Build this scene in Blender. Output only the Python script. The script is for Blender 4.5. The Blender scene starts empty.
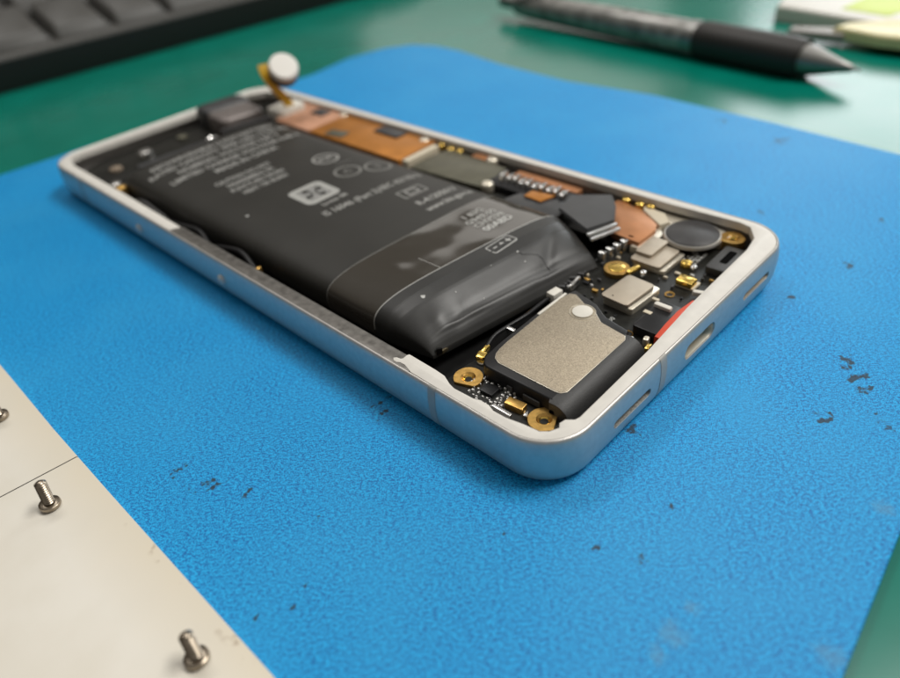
import bpy, bmesh, math, random
from mathutils import Vector, Matrix
random.seed(7)
S = bpy.context.scene
COL = S.collection
S.unit_settings.scale_length = 0.01          # 1 unit = 1 cm
PI = math.pi

# ------------------------------------------------------------------ materials
def M(name, col, rough=.5, metal=0.0, var=0.0, vscale=6.0, bump=0.0, bscale=30.0, coat=0.0, spec=.5, aniso=None, alpha=None, trans=0.0):
    m = bpy.data.materials.new(name); m.use_nodes = True
    nt = m.node_tree; b = nt.nodes['Principled BSDF']
    b.inputs['Base Color'].default_value = (*col, 1)
    b.inputs['Roughness'].default_value = rough
    b.inputs['Metallic'].default_value = metal
    b.inputs['Coat Weight'].default_value = coat
    b.inputs['Coat Roughness'].default_value = .12
    b.inputs['Specular IOR Level'].default_value = spec
    b.inputs['Transmission Weight'].default_value = trans
    if alpha is not None: b.inputs['Alpha'].default_value = alpha
    tc = nt.nodes.new('ShaderNodeTexCoord')
    def noise(sc, det=4.0):
        n = nt.nodes.new('ShaderNodeTexNoise'); n.inputs['Scale'].default_value = sc; n.inputs['Detail'].default_value = det
        if aniso:
            mp = nt.nodes.new('ShaderNodeMapping'); mp.inputs['Scale'].default_value = aniso
            nt.links.new(tc.outputs['Object'], mp.inputs['Vector']); nt.links.new(mp.outputs[0], n.inputs['Vector'])
        else: nt.links.new(tc.outputs['Object'], n.inputs['Vector'])
        return n
    if var:
        n = noise(vscale); r = nt.nodes.new('ShaderNodeValToRGB')
        r.color_ramp.elements[0].position = .3; r.color_ramp.elements[1].position = .72
        r.color_ramp.elements[0].color = (*[c*(1-var) for c in col], 1)
        r.color_ramp.elements[1].color = (*[min(1, c*(1+var)) for c in col], 1)
        nt.links.new(n.outputs['Fac'], r.inputs['Fac']); nt.links.new(r.outputs['Color'], b.inputs['Base Color'])
        rr = nt.nodes.new('ShaderNodeMapRange'); rr.inputs['To Min'].default_value = max(.03, rough*(1-var*.6)); rr.inputs['To Max'].default_value = min(1, rough*(1+var*.6))
        nt.links.new(n.outputs['Fac'], rr.inputs['Value']); nt.links.new(rr.outputs[0], b.inputs['Roughness'])
    if bump:
        n = noise(bscale, 3); bp = nt.nodes.new('ShaderNodeBump'); bp.inputs['Strength'].default_value = bump; bp.inputs['Distance'].default_value = .02
        nt.links.new(n.outputs['Fac'], bp.inputs['Height']); nt.links.new(bp.outputs[0], b.inputs['Normal'])
    return m

ALU    = M('satin_aluminium', (.60, .58, .555), .42, .62, var=.06, vscale=9, bump=.05, bscale=160)
ALU_E  = M('polished_edge', (.80, .79, .77), .22, 1.0)
BAND   = M('antenna_plastic', (.42, .41, .38), .5, 0, var=.05)
TRIM   = M('light_trim_plastic', (.66, .635, .585), .5, 0, var=.05, vscale=5, bump=.05, bscale=60)
LEDGE  = M('grey_ledge_metal', (.20, .19, .175), .42, .8, var=.3, vscale=7, bump=.15, bscale=50)
DARKIN = M('dark_interior', (.005, .005, .005), .7, 0, var=.3, spec=.15)
PCB    = M('black_circuit_board', (.012, .012, .010), .42, 0, var=.35, vscale=9, bump=.12, bscale=18, spec=.22)
PCBW   = M('silkscreen_ink', (.42, .42, .40), .6)
GOLD   = M('gold_plating', (.70, .43, .13), .36, 1.0, var=.18, vscale=14, bump=.1, bscale=60)
GOLDB  = M('bright_gold_contact', (.90, .62, .16), .24, 1.0, var=.12, vscale=10)
CAPM   = M('solder_tinned', (.60, .59, .57), .3, .5)
SILV   = M('silver_solder', (.72, .71, .69), .25, 1.0, var=.15, vscale=20)
STEEL  = M('shield_can_steel', (.44, .38, .30), .5, .6, var=.06, vscale=4, bump=.03, bscale=50)
STEELE = M('shield_can_rim', (.78, .72, .60), .35, .7)
COPPER = M('copper_foil', (.50, .225, .10), .42, .55, var=.12, vscale=2.5, bump=.15, bscale=10)
COPP2  = M('orange_copper_foil', (.50, .20, .035), .42, .5, var=.15, vscale=2, bump=.1, bscale=10)
BLKP   = M('black_plastic', (.011, .011, .012), .36, 0, bump=.06, bscale=50, spec=.3)
BLKT   = M('textured_black_plastic', (.038, .038, .038), .48, 0, var=.12, vscale=30, bump=.3, bscale=70)
GREYR  = M('grey_rubber', (.050, .049, .050), .45, 0, var=.1, vscale=10, spec=.35)
WHITEP = M('white_pad', (.70, .67, .60), .55, 0, var=.04)
REDP   = M('red_gasket', (.62, .06, .02), .45, 0)
FLEX   = M('dark_flex_cover', (.042, .043, .045), .42, 0, var=.25, vscale=3)
YFLEX  = M('yellow_polyimide', (.70, .42, .03), .4, 0, var=.1)
OLIVE  = M('dull_olive_shield', (.13, .125, .09), .45, .5, var=.15, vscale=3)
BEIGE  = M('beige_foam', (.62, .55, .42), .6)
INK    = M('battery_print', (.36, .36, .34), .55)
INK2   = M('bright_battery_print', (.50, .50, .48), .55)
INKF   = M('far_battery_print', (.30, .30, .285), .55)
INKM   = M('mid_battery_print', (.26, .26, .25), .55)
INKD   = M('faint_battery_print', (.22, .22, .205), .5)
CELL   = M('battery_film', (.023, .022, .019), .43, 0, var=.10, vscale=1.2, bump=.05, bscale=5, spec=.42)
WRAP   = M('battery_end_film', (.022, .022, .021), .42, 0, var=.15, vscale=2, bump=.10, bscale=4.2, spec=.5)
EDGE   = M('film_edge_glint', (.42, .42, .40), .4)  # pale grey puts the light caught by film edges into the colour
MICA   = M('speckled_metal_plate', (.37, .315, .235), .5, .55, var=.34, vscale=58, bump=.25, bscale=60)
SCREWM = M('dark_nickel', (.33, .28, .22), .30, 1.0, var=.2, vscale=12, bump=.1, bscale=30)
KBT    = M('keyboard_grey_plastic', (.062, .060, .055), .5, 0, var=.1, vscale=2)
KBF    = M('keyboard_black_plastic', (.006, .0065, .006), .45, 0)
LEGEND = M('key_legend', (.55, .56, .58), .6)
PENB   = M('pen_barrel', (.30, .29, .27), .3, .3, var=.45, vscale=1.6)
PENG   = M('pen_grip_rubber', (.022, .019, .016), .5, 0, bump=.2, bscale=8)
PENT   = M('pen_metal', (.30, .295, .28), .42, .8)
YEL    = M('pale_yellow_plastic', (.74, .66, .36), .4, 0, var=.06)
GRP    = M('grey_tip', (.30, .28, .26), .5)
WHT    = M('white_case_plastic', (.66, .64, .58), .45, 0, var=.05)
LIME   = M('lime_label', (.55, .66, .12), .5)

# clear tape: thin, glossy, lets the film below show
TAPE = bpy.data.materials.new('clear_tape'); TAPE.use_nodes = True
nt = TAPE.node_tree; b = nt.nodes['Principled BSDF']
b.inputs['Base Color'].default_value = (.042, .037, .030, 1); b.inputs['Roughness'].default_value = .10; b.inputs['Specular IOR Level'].default_value = .9
n = nt.nodes.new('ShaderNodeTexNoise'); n.inputs['Scale'].default_value = .9; n.inputs['Detail'].default_value = 1
tc = nt.nodes.new('ShaderNodeTexCoord'); nt.links.new(tc.outputs['Object'], n.inputs['Vector'])
bp = nt.nodes.new('ShaderNodeBump'); bp.inputs['Strength'].default_value = .25; bp.inputs['Distance'].default_value = .25
nt.links.new(n.outputs['Fac'], bp.inputs['Height']); nt.links.new(bp.outputs[0], b.inputs['Normal'])


# blue woven anti-static mat with burn marks and stains of fixed shape
def mat_blue():
    m = bpy.data.materials.new('blue_bench_mat'); m.use_nodes = True
    nt = m.node_tree; L = nt.links; b = nt.nodes['Principled BSDF']; N = nt.nodes.new
    tc = N('ShaderNodeTexCoord')
    def noise(sc, det, mp=None, rot=0, dist=0):
        n = N('ShaderNodeTexNoise'); n.inputs['Scale'].default_value = sc; n.inputs['Detail'].default_value = det; n.inputs['Distortion'].default_value = dist
        if mp:
            q = N('ShaderNodeMapping'); q.vector_type = 'TEXTURE'; q.inputs['Scale'].default_value = mp; q.inputs['Rotation'].default_value = (0, 0, rot)
            L.new(tc.outputs['Object'], q.inputs['Vector']); L.new(q.outputs[0], n.inputs['Vector'])
        else: L.new(tc.outputs['Object'], n.inputs['Vector'])
        return n
    weave = noise(30, 2, (1.7, 1.0, 1), -.80, 0)
    weave.inputs['Roughness'].default_value = .78; weave.inputs['Detail'].default_value = 4
    region = noise(1.1, 3)
    soft = noise(.42, 3)
    ramp = N('ShaderNodeValToRGB')
    ramp.color_ramp.elements[0].position = .42; ramp.color_ramp.elements[0].color = (.0, .110, .37, 1)
    ramp.color_ramp.elements[1].position = .60; ramp.color_ramp.elements[1].color = (.010, .40, .80, 1)
    fine = noise(62, 2, (1.3, 1.0, 1), .5)
    av = N('ShaderNodeMix'); av.data_type = 'FLOAT'; av.inputs['Factor'].default_value = .42; L.new(weave.outputs['Fac'], av.inputs[2]); L.new(fine.outputs['Fac'], av.inputs[3])
    rg = N('ShaderNodeMapRange'); rg.inputs['From Min'].default_value = .36; rg.inputs['From Max'].default_value = .62; rg.inputs['To Min'].default_value = 1.1; rg.inputs['To Max'].default_value = 2.7
    L.new(region.outputs['Fac'], rg.inputs['Value'])
    sb = N('ShaderNodeMath'); sb.operation = 'SUBTRACT'; sb.inputs[1].default_value = .5; L.new(av.outputs[0], sb.inputs[0])
    ml = N('ShaderNodeMath'); ml.operation = 'MULTIPLY_ADD'; ml.inputs[2].default_value = .52; L.new(sb.outputs[0], ml.inputs[0]); L.new(rg.outputs[0], ml.inputs[1])
    L.new(ml.outputs[0], ramp.inputs['Fac'])
    tint = N('ShaderNodeMix'); tint.data_type = 'RGBA'; tint.blend_type = 'MIX'
    mr = N('ShaderNodeMapRange'); mr.inputs['From Min'].default_value = .42; mr.inputs['From Max'].default_value = .75; mr.inputs['To Max'].default_value = .35
    L.new(soft.outputs['Fac'], mr.inputs['Value']); L.new(mr.outputs[0], tint.inputs['Factor'])
    L.new(ramp.outputs['Color'], tint.inputs[6]); tint.inputs[7].default_value = (.03, .34, .66, 1)
    col = tint.outputs[2]
    wob = noise(8, 5)
    # burn marks: (x, y, rx, ry, rot)
    marks = [(-2.95,4.63,.10,.05,.3),(-2.88,4.08,.12,.05,-.8),(-2.72,3.92,.10,.035,-.3),(-2.50,3.46,.09,.03,.5),(-2.10,2.33,.04,.03,0),
             (1.83,0.00,.085,.06,.2),(1.57,-.20,.045,.03,0),(5.10,-1.72,.12,.07,0),(4.86,-1.98,.12,.05,-.6),(4.66,-2.16,.12,.05,-.6),(3.73,-1.98,.12,.07,0),
             (4.13,-2.56,.14,.03,.9),(7.88,-.74,.10,.06,0),(2.86,-.34,.05,.02,0),(.04,-1.27,.06,.04,0),(-.12,-.74,.05,.035,0),(-3.13,1.50,.03,.02,0),
             (-2.86,1.62,.035,.02,0),(-3.49,1.73,.06,.012,.4),(-.16,3.36,.14,.03,-.2),(-.25,3.12,.10,.025,.1),(6.3,-.35,.06,.04,0),(12.6,2.6,.14,.12,0),(13.1,4.4,.1,.08,0),
             (3.2,-1.8,.03,.02,0),(1.0,-1.1,.03,.03,0),(-.75,.25,.03,.02,0),(-4.6,12.1,.1,.05,0),(8.9,1.4,.09,.03,.4),(9.9,-.6,.06,.05,0)]
    total = None
    for (x, y, rx, ry, a) in marks:
        mp = N('ShaderNodeMapping'); mp.vector_type = 'TEXTURE'
        mp.inputs['Location'].default_value = (x, y, 0); mp.inputs['Rotation'].default_value = (0, 0, a); mp.inputs['Scale'].default_value = (rx*1.3, ry*1.5, 1)
        L.new(tc.outputs['Object'], mp.inputs['Vector'])
        ln = N('ShaderNodeVectorMath'); ln.operation = 'LENGTH'; L.new(mp.outputs[0], ln.inputs[0])
        if total is None: total = ln.outputs['Value']
        else:
            mn = N('ShaderNodeMath'); mn.operation = 'MINIMUM'; L.new(total, mn.inputs[0]); L.new(ln.outputs['Value'], mn.inputs[1]); total = mn.outputs[0]
    ad = N('ShaderNodeMath'); ad.operation = 'MULTIPLY_ADD'; ad.inputs[1].default_value = 7.5; L.new(wob.outputs['Fac'], ad.inputs[0]); L.new(total, ad.inputs[2])
    mk = N('ShaderNodeMapRange'); mk.inputs['From Min'].default_value = 4.55; mk.inputs['From Max'].default_value = 3.95; mk.inputs['To Max'].default_value = .88
    L.new(ad.outputs[0], mk.inputs['Value'])
    mx = N('ShaderNodeMix'); mx.data_type = 'RGBA'; L.new(mk.outputs[0], mx.inputs['Factor']); L.new(col, mx.inputs[6]); mx.inputs[7].default_value = (.018, .020, .018, 1)
    # pale scuffs
    total = None
    for (x, y, r) in [(-.55,-2.02,.17),(-.12,-2.02,.09),(-.85,-2.0,.10),(.3,-3.35,.16),(2.6,-3.1,.12)]:
        mp = N('ShaderNodeMapping'); mp.vector_type = 'TEXTURE'; mp.inputs['Location'].default_value = (x, y, 0); mp.inputs['Scale'].default_value = (r, r, 1)
        L.new(tc.outputs['Object'], mp.inputs['Vector'])
        ln = N('ShaderNodeVectorMath'); ln.operation = 'LENGTH'; L.new(mp.outputs[0], ln.inputs[0])
        if total is None: total = ln.outputs['Value']
        else:
            mn = N('ShaderNodeMath'); mn.operation = 'MINIMUM'; L.new(total, mn.inputs[0]); L.new(ln.outputs['Value'], mn.inputs[1]); total = mn.outputs[0]
    ad2 = N('ShaderNodeMath'); ad2.operation = 'MULTIPLY_ADD'; ad2.inputs[1].default_value = 2.5; L.new(wob.outputs['Fac'], ad2.inputs[0]); L.new(total, ad2.inputs[2])
    mk2 = N('ShaderNodeMapRange'); mk2.inputs['From Min'].default_value = 2.5; mk2.inputs['From Max'].default_value = 1.6; mk2.inputs['To Max'].default_value = .38
    L.new(ad2.outputs[0], mk2.inputs['Value'])
    mx2 = N('ShaderNodeMix'); mx2.data_type = 'RGBA'; L.new(mk2.outputs[0], mx2.inputs['Factor']); L.new(mx.outputs[2], mx2.inputs[6]); mx2.inputs[7].default_value = (.11, .26, .38, 1)
    L.new(mx2.outputs[2], b.inputs['Base Color'])
    b.inputs['Roughness'].default_value = .52; b.inputs['Specular IOR Level'].default_value = .30
    b.inputs['Sheen Weight'].default_value = .0; b.inputs['Sheen Roughness'].default_value = .4
    bp = N('ShaderNodeBump'); bp.inputs['Strength'].default_value = .42; bp.inputs['Distance'].default_value = .02
    L.new(av.outputs[0], bp.inputs['Height']); L.new(bp.outputs[0], b.inputs['Normal'])
    return m
BLUE = mat_blue()

def mat_table():
    m = bpy.data.materials.new('green_table_top'); m.use_nodes = True
    nt = m.node_tree; L = nt.links; b = nt.nodes['Principled BSDF']
    tc = nt.nodes.new('ShaderNodeTexCoord'); n = nt.nodes.new('ShaderNodeTexNoise'); n.inputs['Scale'].default_value = .5; n.inputs['Detail'].default_value = 5
    L.new(tc.outputs['Object'], n.inputs['Vector'])
    r = nt.nodes.new('ShaderNodeValToRGB'); r.color_ramp.elements[0].color = (.0, .150, .105, 1); r.color_ramp.elements[1].color = (.0, .180, .130, 1)
    r.color_ramp.elements[0].position = .3; r.color_ramp.elements[1].position = .7
    L.new(n.outputs['Fac'], r.inputs['Fac']); L.new(r.outputs['Color'], b.inputs['Base Color'])
    mr = nt.nodes.new('ShaderNodeMapRange'); mr.inputs['To Min'].default_value = .20; mr.inputs['To Max'].default_value = .27
    L.new(n.outputs['Fac'], mr.inputs['Value']); L.new(mr.outputs[0], b.inputs['Roughness']); b.inputs['Specular IOR Level'].default_value = .34
    return m
GREEN = mat_table()

def mat_paper():
    m = bpy.data.materials.new('aged_cream_board'); m.use_nodes = True
    nt = m.node_tree; L = nt.links; b = nt.nodes['Principled BSDF']; N = nt.nodes.new
    tc = N('ShaderNodeTexCoord'); sp = N('ShaderNodeSeparateXYZ'); L.new(tc.outputs['Object'], sp.inputs[0])
    n = N('ShaderNodeTexNoise'); n.inputs['Scale'].default_value = .9; n.inputs['Detail'].default_value = 6; L.new(tc.outputs['Object'], n.inputs['Vector'])
    n2 = N('ShaderNodeTexNoise'); n2.inputs['Scale'].default_value = 4.5; n2.inputs['Detail'].default_value = 4; L.new(tc.outputs['Object'], n2.inputs['Vector'])
    r = N('ShaderNodeValToRGB'); r.color_ramp.elements[0].position = .35; r.color_ramp.elements[1].position = .65
    r.color_ramp.elements[0].color = (.66, .62, .535, 1); r.color_ramp.elements[1].color = (.71, .675, .60, 1)
    L.new(n.outputs['Fac'], r.inputs['Fac'])
    # yellowing towards the handled edge (x = -3.83)
    e = N('ShaderNodeMath'); e.operation = 'MULTIPLY_ADD'; e.inputs[1].default_value = .9; L.new(n.outputs['Fac'], e.inputs[0]); L.new(sp.outputs['X'], e.inputs[2])
    em = N('ShaderNodeMapRange'); em.inputs['From Min'].default_value = -4.15; em.inputs['From Max'].default_value = -3.35; em.inputs['To Max'].default_value = .75
    L.new(e.outputs[0], em.inputs['Value'])
    mx = N('ShaderNodeMix'); mx.data_type = 'RGBA'; L.new(em.outputs[0], mx.inputs['Factor']); L.new(r.outputs['Color'], mx.inputs[6]); mx.inputs[7].default_value = (.63, .555, .42, 1)
    # grime spots hugging the very edge
    g = N('ShaderNodeMapRange'); g.inputs['From Min'].default_value = -4.0; g.inputs['From Max'].default_value = -3.88
    L.new(sp.outputs['X'], g.inputs['Value'])
    g2 = N('ShaderNodeMapRange'); g2.inputs['From Min'].default_value = .62; g2.inputs['From Max'].default_value = .80; L.new(n2.outputs['Fac'], g2.inputs['Value'])
    gm = N('ShaderNodeMath'); gm.operation = 'MULTIPLY'; L.new(g.outputs[0], gm.inputs[0]); L.new(g2.outputs[0], gm.inputs[1])
    mx3 = N('ShaderNodeMix'); mx3.data_type = 'RGBA'; L.new(gm.outputs[0], mx3.inputs['Factor']); L.new(mx.outputs[2], mx3.inputs[6]); mx3.inputs[7].default_value = (.30, .22, .14, 1)
    # ruled line y = 6.0 - .093 (x + 3.9)
    ln = N('ShaderNodeMath'); ln.operation = 'MULTIPLY_ADD'; ln.inputs[1].default_value = .093; L.new(sp.outputs['X'], ln.inputs[0]); L.new(sp.outputs['Y'], ln.inputs[2])
    cm = N('ShaderNodeMath'); cm.operation = 'COMPARE'; cm.inputs[1].default_value = 5.637; cm.inputs[2].default_value = .011; L.new(ln.outputs[0], cm.inputs[0])
    mx2 = N('ShaderNodeMix'); mx2.data_type = 'RGBA'; L.new(cm.outputs[0], mx2.inputs['Factor']); L.new(mx3.outputs[2], mx2.inputs[6]); mx2.inputs[7].default_value = (.03, .025, .02, 1)
    L.new(mx2.outputs[2], b.inputs['Base Color']); b.inputs['Roughness'].default_value = .42
    bp = N('ShaderNodeBump'); bp.inputs['Strength'].default_value = .12; bp.inputs['Distance'].default_value = .05
    L.new(n.outputs['Fac'], bp.inputs['Height']); L.new(bp.outputs[0], b.inputs['Normal'])
    return m
PAPER = mat_paper()

# ------------------------------------------------------------------ mesh helpers
def link(name, bm, mat, parent=None, smooth=40, kind=None):
    bm.normal_update()
    me = bpy.data.meshes.new(name); bm.to_mesh(me); bm.free()
    me.materials.append(mat)
    for p in me.polygons: p.use_smooth = True
    me.set_sharp_from_angle(angle=math.radians(smooth))
    o = bpy.data.objects.new(name, me); COL.objects.link(o)
    if parent: o.parent = parent
    if kind: o['kind'] = kind
    return o
def thing(name, label, cat, loc=(0, 0, 0), rz=0, group=None):
    o = bpy.data.objects.new(name, None); COL.objects.link(o); o.empty_display_size = .5
    o.location = loc; o.rotation_euler = (0, 0, rz); o['label'] = label; o['category'] = cat
    if group: o['group'] = group
    return o
def tag(o, label, cat, group=None):
    o['label'] = label; o['category'] = cat
    if group: o['group'] = group
def prism(pts, z0, z1, bev=0, bm=None, seg=2):
    nb = bmesh.new()
    a = [nb.verts.new((x, y, z0)) for x, y in pts]; t = [nb.verts.new((x, y, z1)) for x, y in pts]
    n = len(pts); nb.faces.new(a[::-1]); nb.faces.new(t)
    for i in range(n): nb.faces.new((a[i], a[(i+1) % n], t[(i+1) % n], t[i]))
    bmesh.ops.recalc_face_normals(nb, faces=nb.faces)
    if bev:
        ed = [e for e in nb.edges if all(v.co.z > z1-1e-6 for v in e.verts)]
        bmesh.ops.bevel(nb, geom=ed, offset=bev, segments=seg, profile=.5, affect='EDGES')
    return join(bm, nb)
def join(bm, nb):
    if bm is None: return nb
    me = bpy.data.meshes.new('tmp'); nb.to_mesh(me); nb.free(); bm.from_mesh(me); bpy.data.meshes.remove(me); return bm
def rrect(cx, cy, sx, sy, r, rot=0, n=5):
    p = []
    for (qx, qy, a0) in ((1, -1, -90), (1, 1, 0), (-1, 1, 90), (-1, -1, 180)):
        for k in range(n+1):
            a = math.radians(a0 + 90*k/n); x = qx*(sx/2-r)+r*math.cos(a); y = qy*(sy/2-r)+r*math.sin(a)
            p.append((cx + x*math.cos(rot)-y*math.sin(rot), cy + x*math.sin(rot)+y*math.cos(rot)))
    return p
def circle(cx, cy, r, n=32, a0=0): return [(cx+r*math.cos(a0+2*PI*k/n), cy+r*math.sin(a0+2*PI*k/n)) for k in range(n)]
def box(cx, cy, z0, z1, sx, sy, rot=0, r=.02, bev=.01, bm=None): return prism(rrect(cx, cy, sx, sy, min(r, sx/2.1, sy/2.1), rot, 3), z0, z1, bev, bm)
def tube(path, r, bm=None, n=10, caps=True):
    nb = bmesh.new(); P = [Vector(p) for p in path]; rings = []
    for i, p in enumerate(P):
        t = (P[min(i+1, len(P)-1)]-P[max(i-1, 0)]).normalized()
        up = Vector((0, 0, 1)) if abs(t.z) < .9 else Vector((1, 0, 0))
        s = t.cross(up).normalized(); u = s.cross(t)
        rr = r[i] if isinstance(r, (list, tuple)) else r
        rings.append([nb.verts.new(p+(s*math.cos(2*PI*k/n)+u*math.sin(2*PI*k/n))*rr) for k in range(n)])
    for a, c in zip(rings, rings[1:]):
        for k in range(n): nb.faces.new((a[k], a[(k+1) % n], c[(k+1) % n], c[k]))
    if caps: nb.faces.new(rings[0]); nb.faces.new(rings[-1])
    bmesh.ops.recalc_face_normals(nb, faces=nb.faces)
    return join(bm, nb)
def smoothpath(pts, k=6):
    P = [Vector(p) for p in pts]; out = []
    for i in range(len(P)-1):
        a, b_, c, d = P[max(i-1, 0)], P[i], P[i+1], P[min(i+2, len(P)-1)]
        for j in range(k):
            t = j/k; out.append(.5*((2*b_)+(c-a)*t+(2*a-5*b_+4*c-d)*t*t+(3*b_-a-3*c+d)*t**3))
    out.append(P[-1]); return out
def lathe(prof, n=32, bm=None, caps=True):      # prof: (r, z)
    nb = bmesh.new(); rings = []
    for r, z in prof: rings.append([nb.verts.new((r*math.cos(2*PI*k/n), r*math.sin(2*PI*k/n), z)) for k in range(n)])
    for a, c in zip(rings, rings[1:]):
        for k in range(n): nb.faces.new((a[k], a[(k+1) % n], c[(k+1) % n], c[k]))
    if caps: nb.faces.new(rings[0]); nb.faces.new(rings[-1])
    bmesh.ops.recalc_face_normals(nb, faces=nb.faces)
    return join(bm, nb)
def washer(cx, cy, ro, ri, z0, z1, flat=None, bm=None, n=40):
    nb = bmesh.new(); R = []
    for (rr, z) in ((ro, z0), (ro, z1-.006), (ro-.006, z1), (ri+.03, z1), (ri, z1-.03), (ri, z0)):
        ring = []
        for k in range(n):
            a = 2*PI*k/n; x, y = rr*math.cos(a), rr*math.sin(a)
            if flat and rr > ri+.04:
                for fa, fd in flat:
                    d = x*math.cos(fa)+y*math.sin(fa); lim = fd-(ro-rr)
                    if d > lim: x -= (d-lim)*math.cos(fa); y -= (d-lim)*math.sin(fa)
            ring.append(nb.verts.new((cx+x, cy+y, z)))
        R.append(ring)
    for a, c in zip(R, R[1:]):
        for k in range(n): nb.faces.new((a[k], a[(k+1) % n], c[(k+1) % n], c[k]))
    bmesh.ops.recalc_face_normals(nb, faces=nb.faces)
    return join(bm, nb)
def text_bm(txt, size, bold=0, sx=1.0):
    cu = bpy.data.curves.new('t', 'FONT'); cu.body = txt; cu.size = size; cu.resolution_u = 2; cu.offset = bold
    cu.align_x = 'CENTER'; cu.align_y = 'CENTER'
    o = bpy.data.objects.new('t', cu); COL.objects.link(o)
    me = bpy.data.meshes.new_from_object(o.evaluated_get(bpy.context.evaluated_depsgraph_get()))
    bm = bmesh.new(); bm.from_mesh(me)
    for v in bm.verts: v.co.x *= sx
    bpy.data.objects.remove(o); bpy.data.curves.remove(cu); bpy.data.meshes.remove(me)
    return bm

# ------------------------------------------------------------------ setting: table and bench mat
bm = bmesh.new(); bmesh.ops.create_grid(bm, x_segments=1, y_segments=1, size=150)
o = link('table_top', bm, GREEN, kind='structure'); o.location = (20, 30, -.2)
mp = [(-10, -4.25), (2.2, -3.38), (12.5, -2.75), (12.85, -2.45), (13.25, .05), (13.65, 3.2), (14.0, 6.9), (13.8, 10.0), (14.15, 13.1), (14.7, 15.6), (14.75, 16.9), (14.45, 17.9), (13.6, 18.6), (12.0, 18.95), (10.0, 18.6), (6, 19.0), (-.67, 19.55), (-10, 20.1)]
o = link('bench_mat', prism(mp, -.197, 0, .04), BLUE)
tag(o, 'large blue textured work mat with dark burn marks under the phone', 'work mat')

# cream board at lower left
pp = [(-13, -4), (-3.80, -4), (-3.80, -1), (-3.80, 1), (-3.83, 3), (-3.86, 5), (-3.88, 7), (-3.87, 9), (-3.86, 16), (-13, 16)]
o = link('cream_board', prism(pp, .004, .12, .03, seg=3), PAPER)
tag(o, 'aged cream board with a thin ruled line and yellowed edge, lying on the blue mat', 'board')

# ------------------------------------------------------------------ phone
W, LN, RC = 7.0, 16.7, .80
phone = thing('opened_phone', 'silver phone with its back removed, showing battery and circuit parts, on the blue mat', 'phone')
def outline(d, n=14):
    r = RC-d; p = []
    for (cx, cy, a0) in ((W-RC, RC, -90), (W-RC, LN-RC, 0), (RC, LN-RC, 90), (RC, RC, 180)):
        for k in range(n+1):
            a = math.radians(a0+90*k/n); p.append((cx+r*math.cos(a), cy+r*math.sin(a)))
    return p
PROF_OUT = [(.078, .80), (.078, .850), (.068, .859), (.054, .856), (.040, .842), (.026, .80), (.014, .73), (.004, .65), (0, .56), (.001, .46), (.006, .36), (.016, .27), (.034, .19), (.060, .12), (.098, .062), (.16, .022), (.26, .004)]
PROF_IN = [(.26, .09), (.20, .12), (.155, .22), (.14, .70), (.13, .80)]
def frame_bm():
    bm = bmesh.new(); prof = PROF_OUT+PROF_IN
    rings = [[bm.verts.new((x, y, z)) for x, y in outline(d)] for d, z in prof]
    m, n = len(rings), len(rings[0])
    for i in range(m):
        a, c = rings[i], rings[(i+1) % m]
        for k in range(n): bm.faces.new((a[k], a[(k+1) % n], c[(k+1) % n], c[k]))
    bmesh.ops.recalc_face_normals(bm, faces=bm.faces)
    return bm
frame = link('metal_frame', frame_bm(), ALU, phone, smooth=50)
# openings cut in the bottom edge: speaker slot, charging port, microphone slot
def stadium_y(cx, cz, w, h, y0, y1, n=10):
    bm = bmesh.new(); r = h/2; pts = []
    for s, a0 in ((1, -90), (-1, 90)):
        for k in range(n+1):
            a = math.radians(a0+180*k/n); pts.append((cx+s*(w/2-r)+r*math.cos(a), cz+r*math.sin(a)))
    A = [bm.verts.new((x, y0, z)) for x, z in pts]; B = [bm.verts.new((x, y1, z)) for x, z in pts]
    bm.faces.new(A[::-1]); bm.faces.new(B)
    for i in range(len(pts)): j = (i+1) % len(pts); bm.faces.new((A[i], A[j], B[j], B[i]))
    bmesh.ops.recalc_face_normals(bm, faces=bm.faces)
    return bm
SLOTS = [(1.78, .47, .94, .145), (3.66, .50, .92, .30), (5.55, .50, .94, .14)]
for (cx, cz, w, h) in SLOTS:
    c = link('cutter', stadium_y(cx, cz, w, h, -.3, .10 if h < .2 else .3), DARKIN)
    md = frame.modifiers.new('b', 'BOOLEAN'); md.operation = 'DIFFERENCE'; md.object = c; md.solver = 'EXACT'
    me = bpy.data.meshes.new_from_object(frame.evaluated_get(bpy.context.evaluated_depsgraph_get()))
    frame.modifiers.clear(); frame.data = me; bpy.data.objects.remove(c)
for p in frame.data.polygons: p.use_smooth = True
frame.data.set_sharp_from_angle(angle=math.radians(35))
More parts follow.
